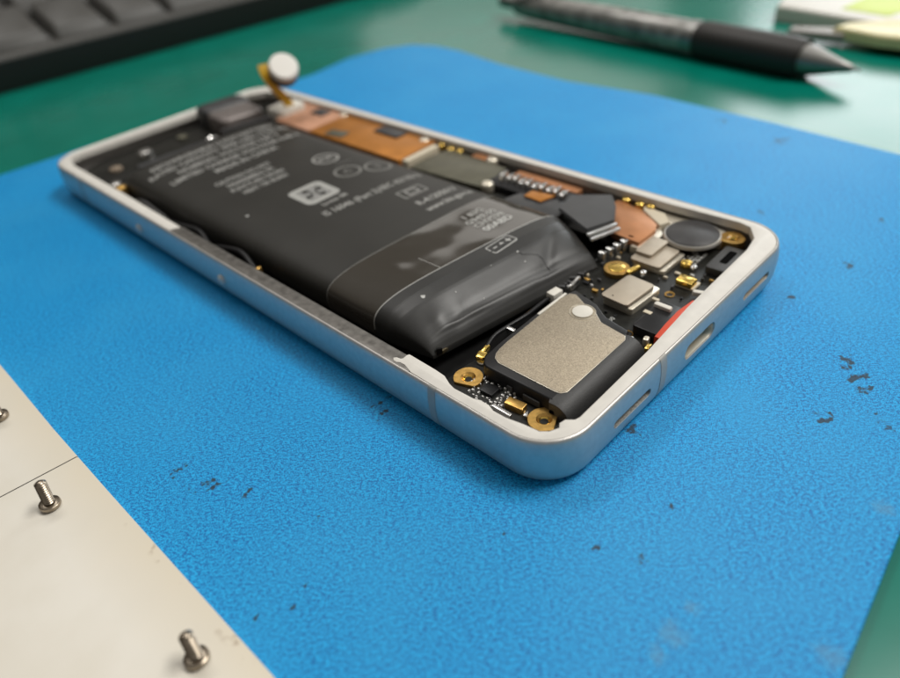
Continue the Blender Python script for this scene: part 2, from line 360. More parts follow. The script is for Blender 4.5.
# linings
for (cx, cz, w, h) in SLOTS:
    nb = bmesh.new()
    ring = []
    def st(w_, h_, y):
        r = h_/2; pts = []
        for s, a0 in ((1, -90), (-1, 90)):
            for k in range(11):
                a = math.radians(a0+180*k/10); pts.append(nb.verts.new((cx+s*(w_/2-r)+r*math.cos(a), y, cz+r*math.sin(a))))
        return pts
    if h < .2:
        R = [st(w-.004, h-.004, .012), st(w-.03, h-.03, .014), st(w-.04, h-.04, .05)]
        nm, ma = ('speaker_slot', M('slot_mesh', (.26, .25, .225), .5, .3, var=.4, vscale=40)) if cx < 3 else ('microphone_slot', STEEL)
    else:
        R = [st(w-.004, h-.004, .03), st(w-.05, h-.05, .02), st(w-.06, h-.06, .05), st(w-.06, h-.06, .5)]; nm, ma = 'charging_port', STEELE
    for a, c in zip(R, R[1:]):
        for k in range(len(a)): nb.faces.new((a[k], a[(k+1) % len(a)], c[(k+1) % len(a)], c[k]))
    nb.faces.new(R[-1]); bmesh.ops.recalc_face_normals(nb, faces=nb.faces)
    sl = link(nm, nb, ma, frame)
    if h > .2: link('port_tongue', box(cx, .27, cz-.03, cz+.03, .62, .36), BEIGE, sl)
# antenna bands: follow the frame's profile, 2 mm proud of nothing, .03 mm proud of the metal
def band(axis, side, a0, a1):
    bm = bmesh.new(); R = []
    for (d, z) in PROF_OUT[1:-2]:
        d2 = d-.004; z2 = z+(.003 if z > .8 else 0)
        row = []
        for s in (a0, a1):
            if axis == 'x': row.append(bm.verts.new((d2 if side < 0 else W-d2, s, z2)))
            else: row.append(bm.verts.new((s, d2 if side < 0 else LN-d2, z2)))
        R.append(row)
    for a, c in zip(R, R[1:]): bm.faces.new((a[0], a[1], c[1], c[0]))
    bmesh.ops.solidify(bm, geom=bm.faces[:], thickness=.02) if False else None
    bmesh.ops.recalc_face_normals(bm, faces=bm.faces)
    return link('antenna_band', bm, BAND, frame)
band('x', -1, 2.14, 2.29); band('y', -1, 2.50, 2.66); band('x', 1, 2.2, 2.36); band('x', -1, 14.6, 14.75); band('x', 1, 14.6, 14.75)
# pale studs at the side button ends stand in for blurred highlights
for y in (11.6, 8.07):
    bm = lathe([(.002, -.02), (.11, -.02), (.11, .02), (.08, .05), (.002, .06)], 20)
    bmesh.ops.rotate(bm, verts=bm.verts, cent=(0, 0, 0), matrix=Matrix.Rotation(-PI/2, 3, 'Y')); bmesh.ops.translate(bm, verts=bm.verts, vec=(0, y, .44))
    link('highlight_stud', bm, TRIM, frame)
# back of chassis
link('mid_plate', prism(outline(.155), .085, .20), DARKIN, phone)
# light trim running round the opening
outer = outline(.112)
def arc(cx, cy, a0, a1, n=12, r=RC-.084): return [(cx+r*math.cos(math.radians(a0+(a1-a0)*k/n)), cy+r*math.sin(math.radians(a0+(a1-a0)*k/n))) for k in range(n+1)]
out_path = [(.084, 2.1)]+arc(RC, RC, 180, 270)+arc(W-RC, RC, 270, 360)+[(W-.084, 8)]+arc(W-RC, LN-RC, 0, 90)+arc(RC, LN-RC, 90, 180)+[(.084, 10.1)]
in_path = [(.30, 10.0), (.33, 12.9), (.32, 15.6), (.36, 16.05), (.50, 16.28), (.80, 16.36), (6.0, 16.32), (6.45, 16.0), (6.70, 15.4), (6.74, 5), (6.72, 2.3), (6.76, 1.35), (6.78, .95), (6.72, .72), (6.55, .60), (6.40, .50), (5.97, .43), (4.61, .40), (3.89, .38), (2.57, .29), (.86, .25), (.78, .27), (.70, .37), (.60, .39), (.53, .34), (.40, .40), (.32, .50), (.29, .75), (.24, 1.0), (.235, 1.22), (.28, 1.34), (.28, 1.5), (.245, 1.6), (.23, 1.95), (.26, 2.07), (.34, 2.25), (.355, 2.45), (.365, 3.02), (.33, 3.04), (.24, 3.03), (.21, 3.05), (.20, 3.12), (.16, 3.16), (.12, 3.12), (.115, 3.05), (.145, 3.0), (.15, 2.9), (.090, 2.7)]
link('light_trim', prism(out_path+in_path, .70, .853, .008), TRIM, phone, smooth=30)
# grey metal ledge along the left side, sloping inwards
nb = bmesh.new(); rows = []
for (d, z) in ((.084, .70), (.084, .838), (.13, .846), (.20, .842), (.33, .825), (.37, .80), (.375, .55)):
    rows.append([nb.verts.new((d, y, z)) for y in (2.75, 4, 5, 6, 7, 8, 9, 10.05)])
for a, c in zip(rows, rows[1:]):
    for k in range(7): nb.faces.new((a[k], a[k+1], c[k+1], c[k]))
bmesh.ops.recalc_face_normals(nb, faces=nb.faces)
link('side_ledge', nb, LEDGE, phone)
nb = bmesh.new(); rows = []     # continuation of the ledge under the tab
nb = box(.25, 2.7, .55, .69, .26, .9)
link('tab_support', nb, LEDGE, phone)

# lower circuit board
bpts = [(.42, .62), (.62, .44), (6.45, .47), (6.66, .75), (6.72, 1.5), (6.72, 4.3), (5.45, 4.3), (5.4, 2.62), (3.45, 2.58), (3.1, 2.42), (1.5, 2.42), (1.0, 2.50), (.60, 2.50), (.42, 2.38)]
board = link('lower_circuit_board', prism(bpts, .40, .47, .005), PCB, phone)
def sub(name, bm, mat, par=None, **k): return link(name, bm, mat, par or board, **k)
def screw_pad(x, y, r, flat=None, z=.52):
    p = sub('gold_screw_pad', washer(x, y, r, .085, .47, z, flat), GOLD)
    return p
def boss(x, y, z=.52):
    sub('screw_insert', washer(x, y, .083, .05, .36, z-.03, n=24), GOLDB)
    sub('screw_hole', prism(circle(x, y, .05, 16), .30, z-.09), DARKIN)
screw_pad(.80, 2.24, .23, [(math.radians(200), .17)]); boss(.80, 2.24)
screw_pad(.80, .80, .235, [(math.radians(-65), .17)]); boss(.80, .80)
screw_pad(4.60, 2.12, .23, z=.56)
sub('gold_disc', prism(circle(4.60, 2.12, .15, 24), .47, .575, .01), GOLDB)
screw_pad(6.54, .93, .22, [(math.radians(-40), .2)], z=.66); boss(6.54, .93, .66)
# tiny chip with a swarm of capacitors beside the near-left pads
sub('microchip', box(.79, 1.80, .47, .535, .20, .23, .05, .01, .006), BLKP)
rnd = random.Random(3)
nb = bmesh.new()
used = []
for i in range(150):
    a = rnd.random()*2*PI; rr = .145+.15*rnd.random(); x, y = .79+rr*math.cos(a)*.95, 1.78+rr*math.sin(a)*1.4
    if x < .50 or abs(x-.79) < .11 and abs(y-1.80) < .13: continue
    if any((x-a_)**2+(y-b_)**2 < .045**2 for a_, b_ in used): continue
    used.append((x, y)); s = .016+.014*rnd.random(); sub('capacitor', box(x, y, .47, .49+s, s*1.6, s, rnd.choice((0, PI/2))+.1*rnd.random(), .004, .003), CAPM)
nb = bmesh.new()
for i in range(12):
    x, y = .60+.42*rnd.random(), 1.50+.55*rnd.random()
    if abs(x-.79) < .13 and abs(y-1.80) < .14: continue
    sub('dark_capacitor', box(x, y, .47, .505, .045, .025, rnd.choice((0, PI/2)), .004, .003), GREYR)
gb = sub('gold_block', box(.76, 1.28, .47, .575, .15, .30, .12, .015, .008), GOLD)
sub('silver_clip', box(.515, 1.33, .45, .60, .05, .34, 0, .01, .008), SILV)
sub('silver_capacitor', box(.72, 1.06, .47, .54, .12, .06, .5, .01, .01), SILV)
# coax plug and cable
plug = sub('coax_plug', box(1.26, 2.38, .50, .60, .16, .15, .3, .03, .02), GOLDB)
box(1.36, 2.43, .50, .58, .14, .05, .3, .01, .01)
sub('plug_crimp', box(1.42, 2.44, .52, .60, .20, .07, .2, .02, .02), GOLDB, plug)
sub('plug_base', washer(1.24, 2.34, .10, .04, .47, .51), SILV, plug)
sub('coax_cable', tube(smoothpath([(1.48, 2.46, .57), (1.75, 2.52, .60), (2.1, 2.50, .60), (2.5, 2.46, .60), (2.9, 2.49, .58), (3.15, 2.50, .56)]), .035), BLKP)
sub('cable_clip', box(2.0, 2.40, .47, .64, .06, .16, 0, .01, .01), SILV)
sub('brass_strip', box(2.55, 2.58, .45, .50, .5, .04, .0, .01, .005), GOLD)
sub('white_plug', box(3.24, 2.47, .50, .66, .24, .17, -.1, .02, .015), WHITEP)
nb = bmesh.new()
for i in range(9):
    sub('silver_contact', box(3.55+.10*i+.03*rnd.random(), 2.56+.05*math.sin(i*2.1), .47, .53+.06*rnd.random(), .06, .09+.05*rnd.random(), rnd.random(), .01, .01), GREYR)
sub('silver_latch', box(3.75, 2.42, .50, .62, .34, .06, .15, .02, .015), SILV)
spots = []
for i in range(400):
    x, y = 3.3+3.2*rnd.random(), .55+2.1*rnd.random()
    if any(abs(x-a) < b__/2+.05 and abs(y-c) < d/2+.05 for a, c, b__, d in ((4.0, 1.52, .95, .72), (5.34, 1.78, .85, .75), (4.60, 2.12, .5, .5), (3.66, .72, .95, .6), (4.94, .95, .3, .4), (5.86, .70, .9, .5), (6.22, 1.56, 1.1, 1.1), (3.0, 1.8, .75, 1.2), (4.52, 1.02, .2, .2), (4.7, 1.8, .4, .4), (6.6, .93, .55, .55), (5.45, 1.15, .3, .3), (5.8, 1.3, .6, .3))): continue
    if any((x-a)**2+(y-c)**2 < .011 for a, c in spots): continue
    spots.append((x, y)); w_ = rnd.choice((.05, .07, .10)); mt = rnd.choice((CAPM, GREYR, GREYR, BLKP, BEIGE, GOLD))
    sub('board_component', box(x, y, .47, .49+.05*rnd.random(), w_, w_*.55, rnd.choice((0, PI/2)), .006, .004), mt)
    if len(spots) > 48: break
# row of small silver contacts by the battery connector
nb = bmesh.new()
for i in range(5):
    sub('connector_pin', box(4.72+.19*i, 2.52-.03*i, .47, .70, .09, .14, 0, .02, .02), SILV)

# loudspeaker module
spk = link('speaker_module', prism([(.96, 2.02), (.96, 1.86), (.985, .80), (2.84, .80), (2.95, .84), (3.04, 1.30), (3.24, 1.62), (3.38, 2.14), (3.0, 2.26), (1.5, 2.22), (1.12, 2.18), (1.0, 2.10)], .44, .745, .03, seg=3), BLKP, phone)
nb = bmesh.new(); prf = [(.86, .742), (.80, .744), (.74, .750), (.66, .742), (.60, .715), (.53, .665), (.49, .60), (.465, .52), (.465, .44), (.86, .44)]
A = [nb.verts.new((1.02, y, z)) for y, z in prf]; B = [nb.verts.new((2.84, y, z)) for y, z in prf]
A2 = [nb.verts.new((.94, .62+(y-.62)*.86, .44+(z-.44)*.92)) for y, z in prf]
nb.faces.new(A2); nb.faces.new(B)
for i in range(len(prf)):
    j = (i+1) % len(prf); nb.faces.new((A[i], A[j], B[j], B[i])); nb.faces.new((A2[i], A2[j], A[j], A[i]))
bmesh.ops.recalc_face_normals(nb, faces=nb.faces)
sub('speaker_shoulder', nb, BLKT, spk, smooth=30)
plate_pts = [(1.14, .87), (1.16, .79), (1.24, .735), (2.70, .75), (2.78, .80), (2.85, 1.28), (3.02, 1.50), (3.09, 1.74), (3.24, 2.03), (3.20, 2.13), (3.0, 2.17), (1.60, 2.12), (1.40, 2.10), (1.27, 2.07), (1.18, 2.01), (1.13, 1.90)]
pcx, pcy = 2.1, 1.45
sub('plate_edge', prism([(pcx+(x-pcx)*1.007, pcy+(y-pcy)*1.010) for x, y in plate_pts], .744, .760, .003), STEELE, spk)
plate = sub('speaker_plate', prism(plate_pts, .745, .768, .006), MICA, spk)
sub('white_disc_pad', prism(circle(2.90, 1.66, .165, 32), .768, .786, .006), WHITEP, spk)
sub('pad_ring', washer(2.90, 1.66, .215, .175, .76, .776), STEELE, spk)
sub('white_foam_edge', box(2.82, 2.20, .60, .755, .75, .05, 0, .01, .01), WHITEP, spk)
# moulded recesses on the dark side of the module
for (y, w) in ((1.55, .10), (1.15, .30), (.78, .10)):
    sub('side_boss', box(.955, y, .50, .60, .03, w, 0, .01, .008), BLKT, spk)

# shield cans
def shield(x, y, sx, sy, z0, z1, rot, dot=True):
    s = link('shield_can', prism(rrect(x, y, sx, sy, .07, rot), z1-.05, z1, .018), STEEL, phone)
    sub('can_base', prism(rrect(x+.05, y-.05, sx+.03, sy+.05, .06, rot), z0, z1-.075, .012), STEELE, s)
    sub('can_gap', prism(rrect(x+.02, y-.02, sx-.05, sy-.04, .06, rot), z1-.076, z1-.049), BLKP, s)
    if dot: sub('can_dot', prism(circle(x-sx*.37, y+sy*.18, .014, 10), z1, z1+.003), DARKIN, s)
    return s
shield(4.0, 1.52, .80, .54, .47, .66, -.06)
s2 = shield(5.30, 1.78, .74, .60, .47, .62, .0, False)
sub('raised_lid', prism(rrect(5.42, 1.92, .62, .33, .05), .62, .69, .015), STEEL, s2)
# vibration motor (round dark disc)
motor = link('vibration_motor', lathe([(.01, .60), (.50, .60), (.52, .62), (.52, .66), (.505, .685), (.01, .685)], 48), M('motor_rim', (.62, .60, .56), .35, .5), phone); motor.location = (6.22, 1.56, 0)
c = sub('motor_cover', lathe([(.01, .686), (.475, .686), (.48, .70), (.465, .712), (.01, .715)], 48), GREYR, motor)
# gold and small parts at the right of the board
gbk = sub('gold_contact_block', box(4.93, .95, .50, .60, .22, .30, .0, .02, .02), GOLDB); sub('block_base', box(4.96, .93, .47, .505, .27, .34, .0, .02, .005), BEIGE, gbk)
sub('ring_pad', washer(4.52, 1.02, .085, .04, .47, .485), GOLD)
sub('ring_pad', washer(3.18, .98, .085, .05, .47, .48), GOLD)
sub('gold_spring', box(4.66, 1.83, .56, .63, .30, .09, -.2, .02, .02), GOLDB)
sub('silver_bead', prism(circle(4.72, 1.66, .06, 16), .50, .60, .03), SILV)
sub('gold_spring', prism(circle(5.46, 1.24, .10, 20), .47, .58, .03), GOLDB)
sub('silver_bead', prism(circle(5.42, 1.08, .06, 16), .47, .56, .02), SILV)
sub('charging_socket', box(3.66, .72, .47, .64, .86, .46, 0, .05, .02), BLKP)
sub('white_bar', box(3.90, .80, .63, .70, .10, .30, .0, .03, .02), WHITEP)
sub('socket_strip', box(3.66, .93, .62, .648, .08, .14, .0, .01, .004), BEIGE); sub('socket_strip', box(4.05, 1.02, .60, .648, .06, .12, .0, .01, .004), BEIGE)
sub('red_gasket', prism([(3.02, .33), (3.45, .34), (4.2, .40), (4.2, .46), (3.8, .50), (3.4, .48), (3.02, .44)], .60, .775, .015), REDP)
sub('silver_bead', box(2.98, .82, .47, .58, .14, .09, .2, .03, .02), SILV); sub('silver_bead', box(3.12, .62, .47, .60, .12, .09, .2, .03, .02), STEELE)
sub('gold_spring', box(2.98, .50, .47, .58, .14, .07, .1, .01, .01), GOLDB)
sub('white_bar', box(4.72, .60, .52, .60, .10, .22, .3, .04, .03), WHITEP)
blk = sub('microphone_bracket', box(5.88, .70, .47, .62, .86, .42, .03, .06, .03), BLKT)
sub('slot_shade_patch', prism(rrect(5.92, .70, .46, .14, .04, .03), .620, .623), M('slot_shade', (.002, .002, .002), .9, spec=.05), blk)  # flat black patch painted in for the shade inside the slot
sub('motor_bracket', prism([(6.30, 1.05), (6.60, .98), (6.74, 1.2), (6.73, 2.7), (6.45, 2.65), (6.40, 2.0)], .47, .64, .02), STEELE)
# silkscreen / pad clusters
nb = bmesh.new()
for (x0, y0, nx, ny, dx, dy, a) in ((5.55, 1.15, 8, 4, .065, .07, .1), (4.40, 1.32, 4, 8, .06, .065, .0)):
    for i in range(nx):
        for j in range(ny):
            if rnd.random() < .2: continue
            sub('contact_pad', prism(rrect(x0+i*dx+.01*rnd.random(), y0+j*dy, dx*.60, dy*.62, .008), .470, .480+.03*rnd.random()), PCBW)
t = text_bm('0ND0', .12, .002); bmesh.ops.rotate(t, verts=t.verts, cent=(0, 0, 0), matrix=Matrix.Rotation(-.05, 3, 'Z')); bmesh.ops.translate(t, verts=t.verts, vec=(3.26, 1.40-.0, .474))
sub('board_marking', t, PCBW)

# copper foil, upper right of lower board
foil = link('copper_foil_patch', prism([(5.36, 2.16), (5.95, 2.16), (6.14, 2.26), (6.48, 2.80), (6.58, 3.4), (5.95, 3.45), (5.40, 2.75)], .58, .70, .01), COPPER, phone)
link('beige_foam_patch', prism([(6.16, 2.2), (6.36, 2.12), (6.62, 2.35), (6.68, 2.85), (6.52, 2.78)], .50, .69, .02), BEIGE, phone)
link('foil_border', prism([(5.32, 2.02), (5.98, 2.02), (6.2, 2.2), (5.9, 2.3), (5.3, 2.3)], .47, .62, .02), STEELE, phone)
def stud(x, y, z=.70, m=GOLDB, r=.08):
    link('edge_contact', prism(circle(x, y, r, 14), z-.2, z, r*.5, seg=3), m, phone)
for (x, y) in ((6.68, 3.27), (6.66, 2.95), (6.70, 2.72), (6.66, 7.93), (6.68, 8.56), (6.62, 8.2)): stud(x, y, .74, GOLDB, .10)
for (x, y) in ((6.66, 12.41), (6.60, 9.1), (6.62, 6.85), (5.60, 6.10)): stud(x, y, .78, STEELE, .15)
# upper/side main board
mb = link('main_circuit_board', prism([(5.35, 4.2), (6.73, 4.2), (6.73, 15.3), (6.4, 16.0), (5.35, 16.0)], .40, .55, .01), PCB, phone)
link('copper_foil_sheet', prism([(5.34, 12.3), (6.72, 12.3), (6.70, 14.3), (5.9, 14.4), (5.34, 13.8)], .60, .76, .02), M('pink_copper_foil', (.60, .32, .20), .45, .4, var=.12), phone)
link('orange_foil_sheet', prism([(5.36, 8.7), (6.66, 8.75), (6.72, 12.28), (5.34, 12.28)], .60, .755, .02), COPP2, phone)
link('dark_board_part', box(6.45, 10.2, .70, .80, .40, .9, 0, .04, .02), FLEX, phone)
link('dark_board_part', box(5.62, 11.4, .70, .79, .36, .6, .2, .04, .02), OLIVE, phone)
link('dark_board_part', box(6.40, 13.1, .70, .80, .38, .5, 0, .04, .02), FLEX, phone)
link('beige_foam_bar', box(5.9, 8.50, .60, .80, 1.10, .20, .02, .04, .03), BEIGE, phone)
link('olive_shield', prism([(5.45, 6.15), (6.50, 6.30), (6.58, 8.2), (5.9, 8.3), (5.30, 8.25)], .55, .72, .03), OLIVE, phone)
link('copper_foil_tab', box(6.62, 7.2, .55, .74, .22, .42), COPPER, phone)
link('white_foam_block', prism(rrect(5.95, 14.15, .95, .75, .2), .6, .95, .08), WHITEP, phone)
nb = bmesh.new()
chs = link('connector_housing', box(6.0, 5.2, .52, .72, .62, 2.1, 0, .05, .03), BLKP, phone)
for i in range(10): link('connector_rib', box(6.02+.02*math.sin(i), 4.35+.18*i, .70, .84+.03*(i % 2), .26, .11, .2, .03, .03), SILV, chs)
link('copper_foil_strip', box(6.45, 5.1, .55, .72, .22, 1.7), COPPER, phone)
# top end: camera, flexes, round parts (all strongly out of focus)
ub = link('top_circuit_board', prism([(.5, 14.3), (5.3, 14.3), (5.3, 16.15), (1.2, 16.15), (.62, 15.9), (.45, 15.2)], .40, .56, .02), PCB, phone)
cam_m = link('camera_module', prism(rrect(4.75, 14.95, 1.35, 1.15, .25, -.1), .55, 1.02, .12, seg=3), M('dull_camera_metal', (.20, .175, .165), .42, .4, var=.1), phone)
link('camera_flex', prism(rrect(4.85, 15.75, 1.5, .9, .3, -.1), .56, 1.08, .15, seg=3), FLEX, phone)
link('metal_disc', prism(circle(2.05, 15.30, .19, 20), .56, .72, .06), SILV, phone)
link('metal_disc', prism(circle(3.3, 15.6, .16, 20), .56, .64, .06), OLIVE, phone)
link('beige_dot', prism(circle(1.10, 15.1, .17, 20), .56, .64, .05), M('dull_beige', (.22, .17, .12), .5), phone)
ff = link('flex_strip', prism([(1.3, 14.15), (1.3, 13.98), (3.5, 13.80), (3.62, 13.95), (3.5, 14.1)], .80, .84, .01), FLEX, phone)
link('flex_ring', washer(3.42, 13.95, .17, .13, .84, .87), SILV, ff)
link('flex_strip', box(4.6, 14.15, .70, .86, 1.5, .12, -.2, .03, .02), GREYR, phone)
link('gold_corner_contact', prism(circle(.58, 13.6, .14, 16), .4, .72, .06), GOLD, phone)
link('metal_disc', prism(circle(.62, 14.0, .15, 16), .4, .7, .06), SILV, phone)
# loose adhesive and cable in the left gap
link('gap_cable', tube(smoothpath([(.47, 11.7, .55), (.42, 10.6, .70), (.55, 9.8, .72), (.46, 9.2, .60), (.44, 8.7, .74), (.55, 8.1, .78), (.46, 7.5, .66), (.44, 7.1, .5)]), .055), BLKP, phone)
link('gap_cable', tube(smoothpath([(.60, 12.9, .5), (.50, 12.2, .72), (.45, 11.4, .70), (.52, 10.8, .5)]), .05), GREYR, phone)
link('gap_spring', prism(circle(.43, 7.28, .06, 12), .6, .80, .03), GOLD, phone)
# white round microphone standing up on its yellow flex
ang = math.radians(58)
disc = lathe([(.01, -.12), (.36, -.12), (.40, -.09), (.40, .05), (.36, .09), (.01, .095)], 36)
nrm = Vector((-.20, -.68, .70)).normalized()
q = Vector((0, 0, 1)).rotation_difference(nrm).to_matrix().to_4x4()
bmesh.ops.transform(disc, matrix=Matrix.Translation((5.92, 13.75, 2.05)) @ q, verts=disc.verts)
wd = link('white_round_sensor', disc, M('bright_white_plastic', (.86, .83, .77), .5), phone)
disc = lathe([(.01, -.30), (.42, -.30), (.43, -.28), (.43, -.13), (.01, -.13)], 36)
bmesh.ops.transform(disc, matrix=Matrix.Translation((5.92, 13.75, 2.05)) @ q, verts=disc.verts)
link('sensor_backing', disc, GREYR, wd)
nb = bmesh.new(); pth = smoothpath([(6.0, 13.9, .85), (5.85, 13.95, 1.2), (5.62, 13.95, 1.55), (5.45, 13.95, 1.95), (5.48, 14.05, 2.2)], 5)
rows = []
for p in pth: rows.append([nb.verts.new(p+Vector((s*.12, -s*.03, 0))+Vector((0, t, 0))) for s, t in ((-1.1, 0), (1.1, 0), (1.1, .03), (-1.1, .03))])
for a, c in zip(rows, rows[1:]):
    for k in range(4): nb.faces.new((a[k], a[(k+1) % 4], c[(k+1) % 4], c[k]))
nb.faces.new(rows[0]); nb.faces.new(rows[-1]); bmesh.ops.recalc_face_normals(nb, faces=nb.faces)
link('yellow_flex', nb, YFLEX, wd)

# ------------------------------------------------------------------ battery
bat = thing('battery', 'dark grey pouch battery with white print, pushed up inside the open phone', 'battery')
E_END = 10.95
def lerp(a, b, t): return a+(b-a)*max(0, min(1, t))
def sm(t): t = max(0, min(1, t)); return t*t*(3-2*t)
def bparam(e):
    zt = lerp(1.05, 1.03, (e-1)/2); zl = .46
    if e < .95:                                  # rolled near end
        pts = [(0, .52), (.03, .56), (.07, .615), (.12, .67), (.18, .72), (.26, .77), (.36, .825), (.48, .885), (.60, .945), (.68, .985), (.74, 1.01), (.95, 1.045)]
        for (e0, z0), (e1, z1) in zip(pts, pts[1:]):
            if e <= e1: zt = z0+(z1-z0)*(e-e0)/(e1-e0); break
    if e > E_END-.6: zt = 1.03-.42*((e-E_END+.6)/.6)**2
    xl = lerp(.84, .70, e/.9); xr = lerp(4.50, 5.16, e/1.2)
    return xl, xr, zl, zt
def nbf(e): return 4.2+2.0*max(0, 1-e/.8)
def bpoint(t, e, off=0):
    NB = nbf(e)
    xl, xr, zl, zt = bparam(e); a = (xr-xl)/2+off; cx = (xl+xr)/2; b_ = zt-zl+off
    c, s = math.cos(t), math.sin(t)
    X = cx-a*math.copysign(abs(c)**(2/NB), c)
    if s >= 0: Z = zl+b_*(s**(2/NB))
    else: Z = zl-(.10*min(1, .3+e)+off)*(-s)**(2/NB)
    sk = lerp(.16, .02, e/3)
    y = 3.04+e-sk*(X-.8)
    # bag-like creases of the film at the folded end
    if s > 0:
        u = (X-xl)/(xr-xl)
        k = math.exp(-((e-.17-.03*math.sin(5*u+.6))/.035)**2)*.020*sm(u*5)*sm((1-u)*3)
        k -= math.exp(-((e-.30-.02*math.sin(4*u))/.06)**2)*.012*sm(u*4)
        k -= math.exp(-((u-.74-.25*(e-.3))/.035)**2)*.030*math.exp(-((e-.45)/.30)**2)
        k += math.exp(-((u-.60-.3*(e-.3))/.06)**2)*.015*math.exp(-((e-.50)/.25)**2)
        k += math.exp(-((u-.10-.10*e)/.04)**2)*.03*math.exp(-((e-.35)/.22)**2)
        k -= math.exp(-((u-.17-.16*e)/.04)**2)*.02*math.exp(-((e-.35)/.25)**2)
        Z += k*s
        # long soft undulation of the pouch
        Z += .012*math.sin(e*1.3+1.0)*math.sin(u*PI)*(1 if e > 1 else e)
    return Vector((X, y, Z))
def bat_surface(e0, e1, off, ne, t0=0, t1=2*PI, ntt=110, closed=True, z_cap=False):
    bm = bmesh.new(); rows = []
    for j in range(ne+1):
        e = e0+(e1-e0)*j/ne
        row = []
        for i in range(ntt):
            row.append(bm.verts.new(bpoint(t0+(t1-t0)*i/(ntt if closed else ntt-1), e, off)))
        rows.append(row)
    for a, c in zip(rows, rows[1:]):
        for k in range(ntt if closed else ntt-1): bm.faces.new((a[k], a[(k+1) % ntt], c[(k+1) % ntt], c[k]))
    if z_cap: bm.faces.new(rows[0][::-1]); bm.faces.new(rows[-1])
    bmesh.ops.recalc_face_normals(bm, faces=bm.faces)
    return bm
link('battery_cell', bat_surface(.10, E_END, 0, 150, z_cap=True), CELL, bat, smooth=60)
# wrap edge is a curve: further back on the crown of the pouch
def curved_surface(e0f, e1f, off, ne, tt0, tt1, ntt):
    bm = bmesh.new(); rows = []
    for i in range(ntt+1):
        t = tt0+(tt1-tt0)*i/ntt; a, c = e0f(t), e1f(t)
        rows.append([bm.verts.new(bpoint(t, a+(c-a)*j/ne, off)) for j in range(ne+1)])
    for a, c in zip(rows, rows[1:]):
        for k in range(ne): bm.faces.new((a[k], a[k+1], c[k+1], c[k]))
    bmesh.ops.recalc_face_normals(bm, faces=bm.faces)
    if bm.faces[len(bm.faces)//2 if False else 0].normal.length == 0: pass
    return bm
bm = bmesh.new()
wrap = link('end_wrap', bat_surface(0.0, 1.21, .006, 96, closed=True, z_cap=True, ntt=150), WRAP, bat, smooth=60)
link('wrap_edge_glint', curved_surface(lambda t: 1.205, lambda t: 1.225, .0085, 1, .02, PI-.02, 80), EDGE, wrap, smooth=60)  # pale strip paints the light along the wrap's edge
tape = link('clear_tape_band', curved_surface(lambda t: 1.215, lambda t: 2.50, .005, 24, -.25, PI+.05, 120), TAPE, bat, smooth=60)
link('tape_edge_glint', curved_surface(lambda t: 2.50, lambda t: 2.515, .006, 1, .02, PI-.1, 80), INKD, tape, smooth=60)  # pale strip paints the light on the tape's far edge
link('tape_seam', curved_surface(lambda t: 1.23, lambda t: 1.75, .007, 3, 1.47, 1.473, 1), EDGE, tape, smooth=60)
# fold line on the rolled end
def on_top(x, y, off=.004):
    e = y-3.04
    for _ in range(4):
        sk = lerp(.16, .02, e/3); e = y-3.04+sk*(x-.8)
    xl, xr, zl, zt = bparam(e); a = (xr-xl)/2; cx = (xl+xr)/2
    NB = nbf(e); r = min(.999, abs((x-cx)/a)); s = (1-r**NB)**.5    # sin t with cos t = r^(NB/2)
    t = math.acos(max(-1, min(1, math.copysign(r**(NB/2), -(x-cx)))))
    return bpoint(t, e, off).z
def decal(name, bm, mat, x, y, rot=0, off=.006, parent=None):
    bmesh.ops.triangulate(bm, faces=bm.faces)
    for v in bm.verts:
        X = x+v.co.x*math.cos(rot)-v.co.y*math.sin(rot); Y = y+v.co.x*math.sin(rot)+v.co.y*math.cos(rot)
        v.co = Vector((X, Y, on_top(X, Y, off)))
    return link(name, bm, mat, parent or bat)
def ringbm(r0, r1, n=40, sx=1, sy=1):
    bm = bmesh.new(); A = [bm.verts.new((r0*math.cos(2*PI*k/n)*sx, r0*math.sin(2*PI*k/n)*sy, 0)) for k in range(n)]; B = [bm.verts.new((r1*math.cos(2*PI*k/n)*sx, r1*math.sin(2*PI*k/n)*sy, 0)) for k in range(n)]
    for k in range(n): bm.faces.new((A[k], A[(k+1) % n], B[(k+1) % n], B[k]))
    return bm
def frame2d(sx, sy, w, r=.05, n=4):
    bm = bmesh.new(); o_ = rrect(0, 0, sx, sy, r, 0, n); i_ = rrect(0, 0, sx-2*w, sy-2*w, max(.005, r-w), 0, n)
    A = [bm.verts.new((x, y, 0)) for x, y in o_]; B = [bm.verts.new((x, y, 0)) for x, y in i_]
    for k in range(len(A)): bm.faces.new((A[k], A[(k+1) % len(A)], B[(k+1) % len(A)], B[k]))
    return bm
def poly2d(pts, bm=None):
    bm = bm or bmesh.new(); bm.faces.new([bm.verts.new((x, y, 0)) for x, y in pts]); return bm
def merge2(a, b_): return join(a, b_)
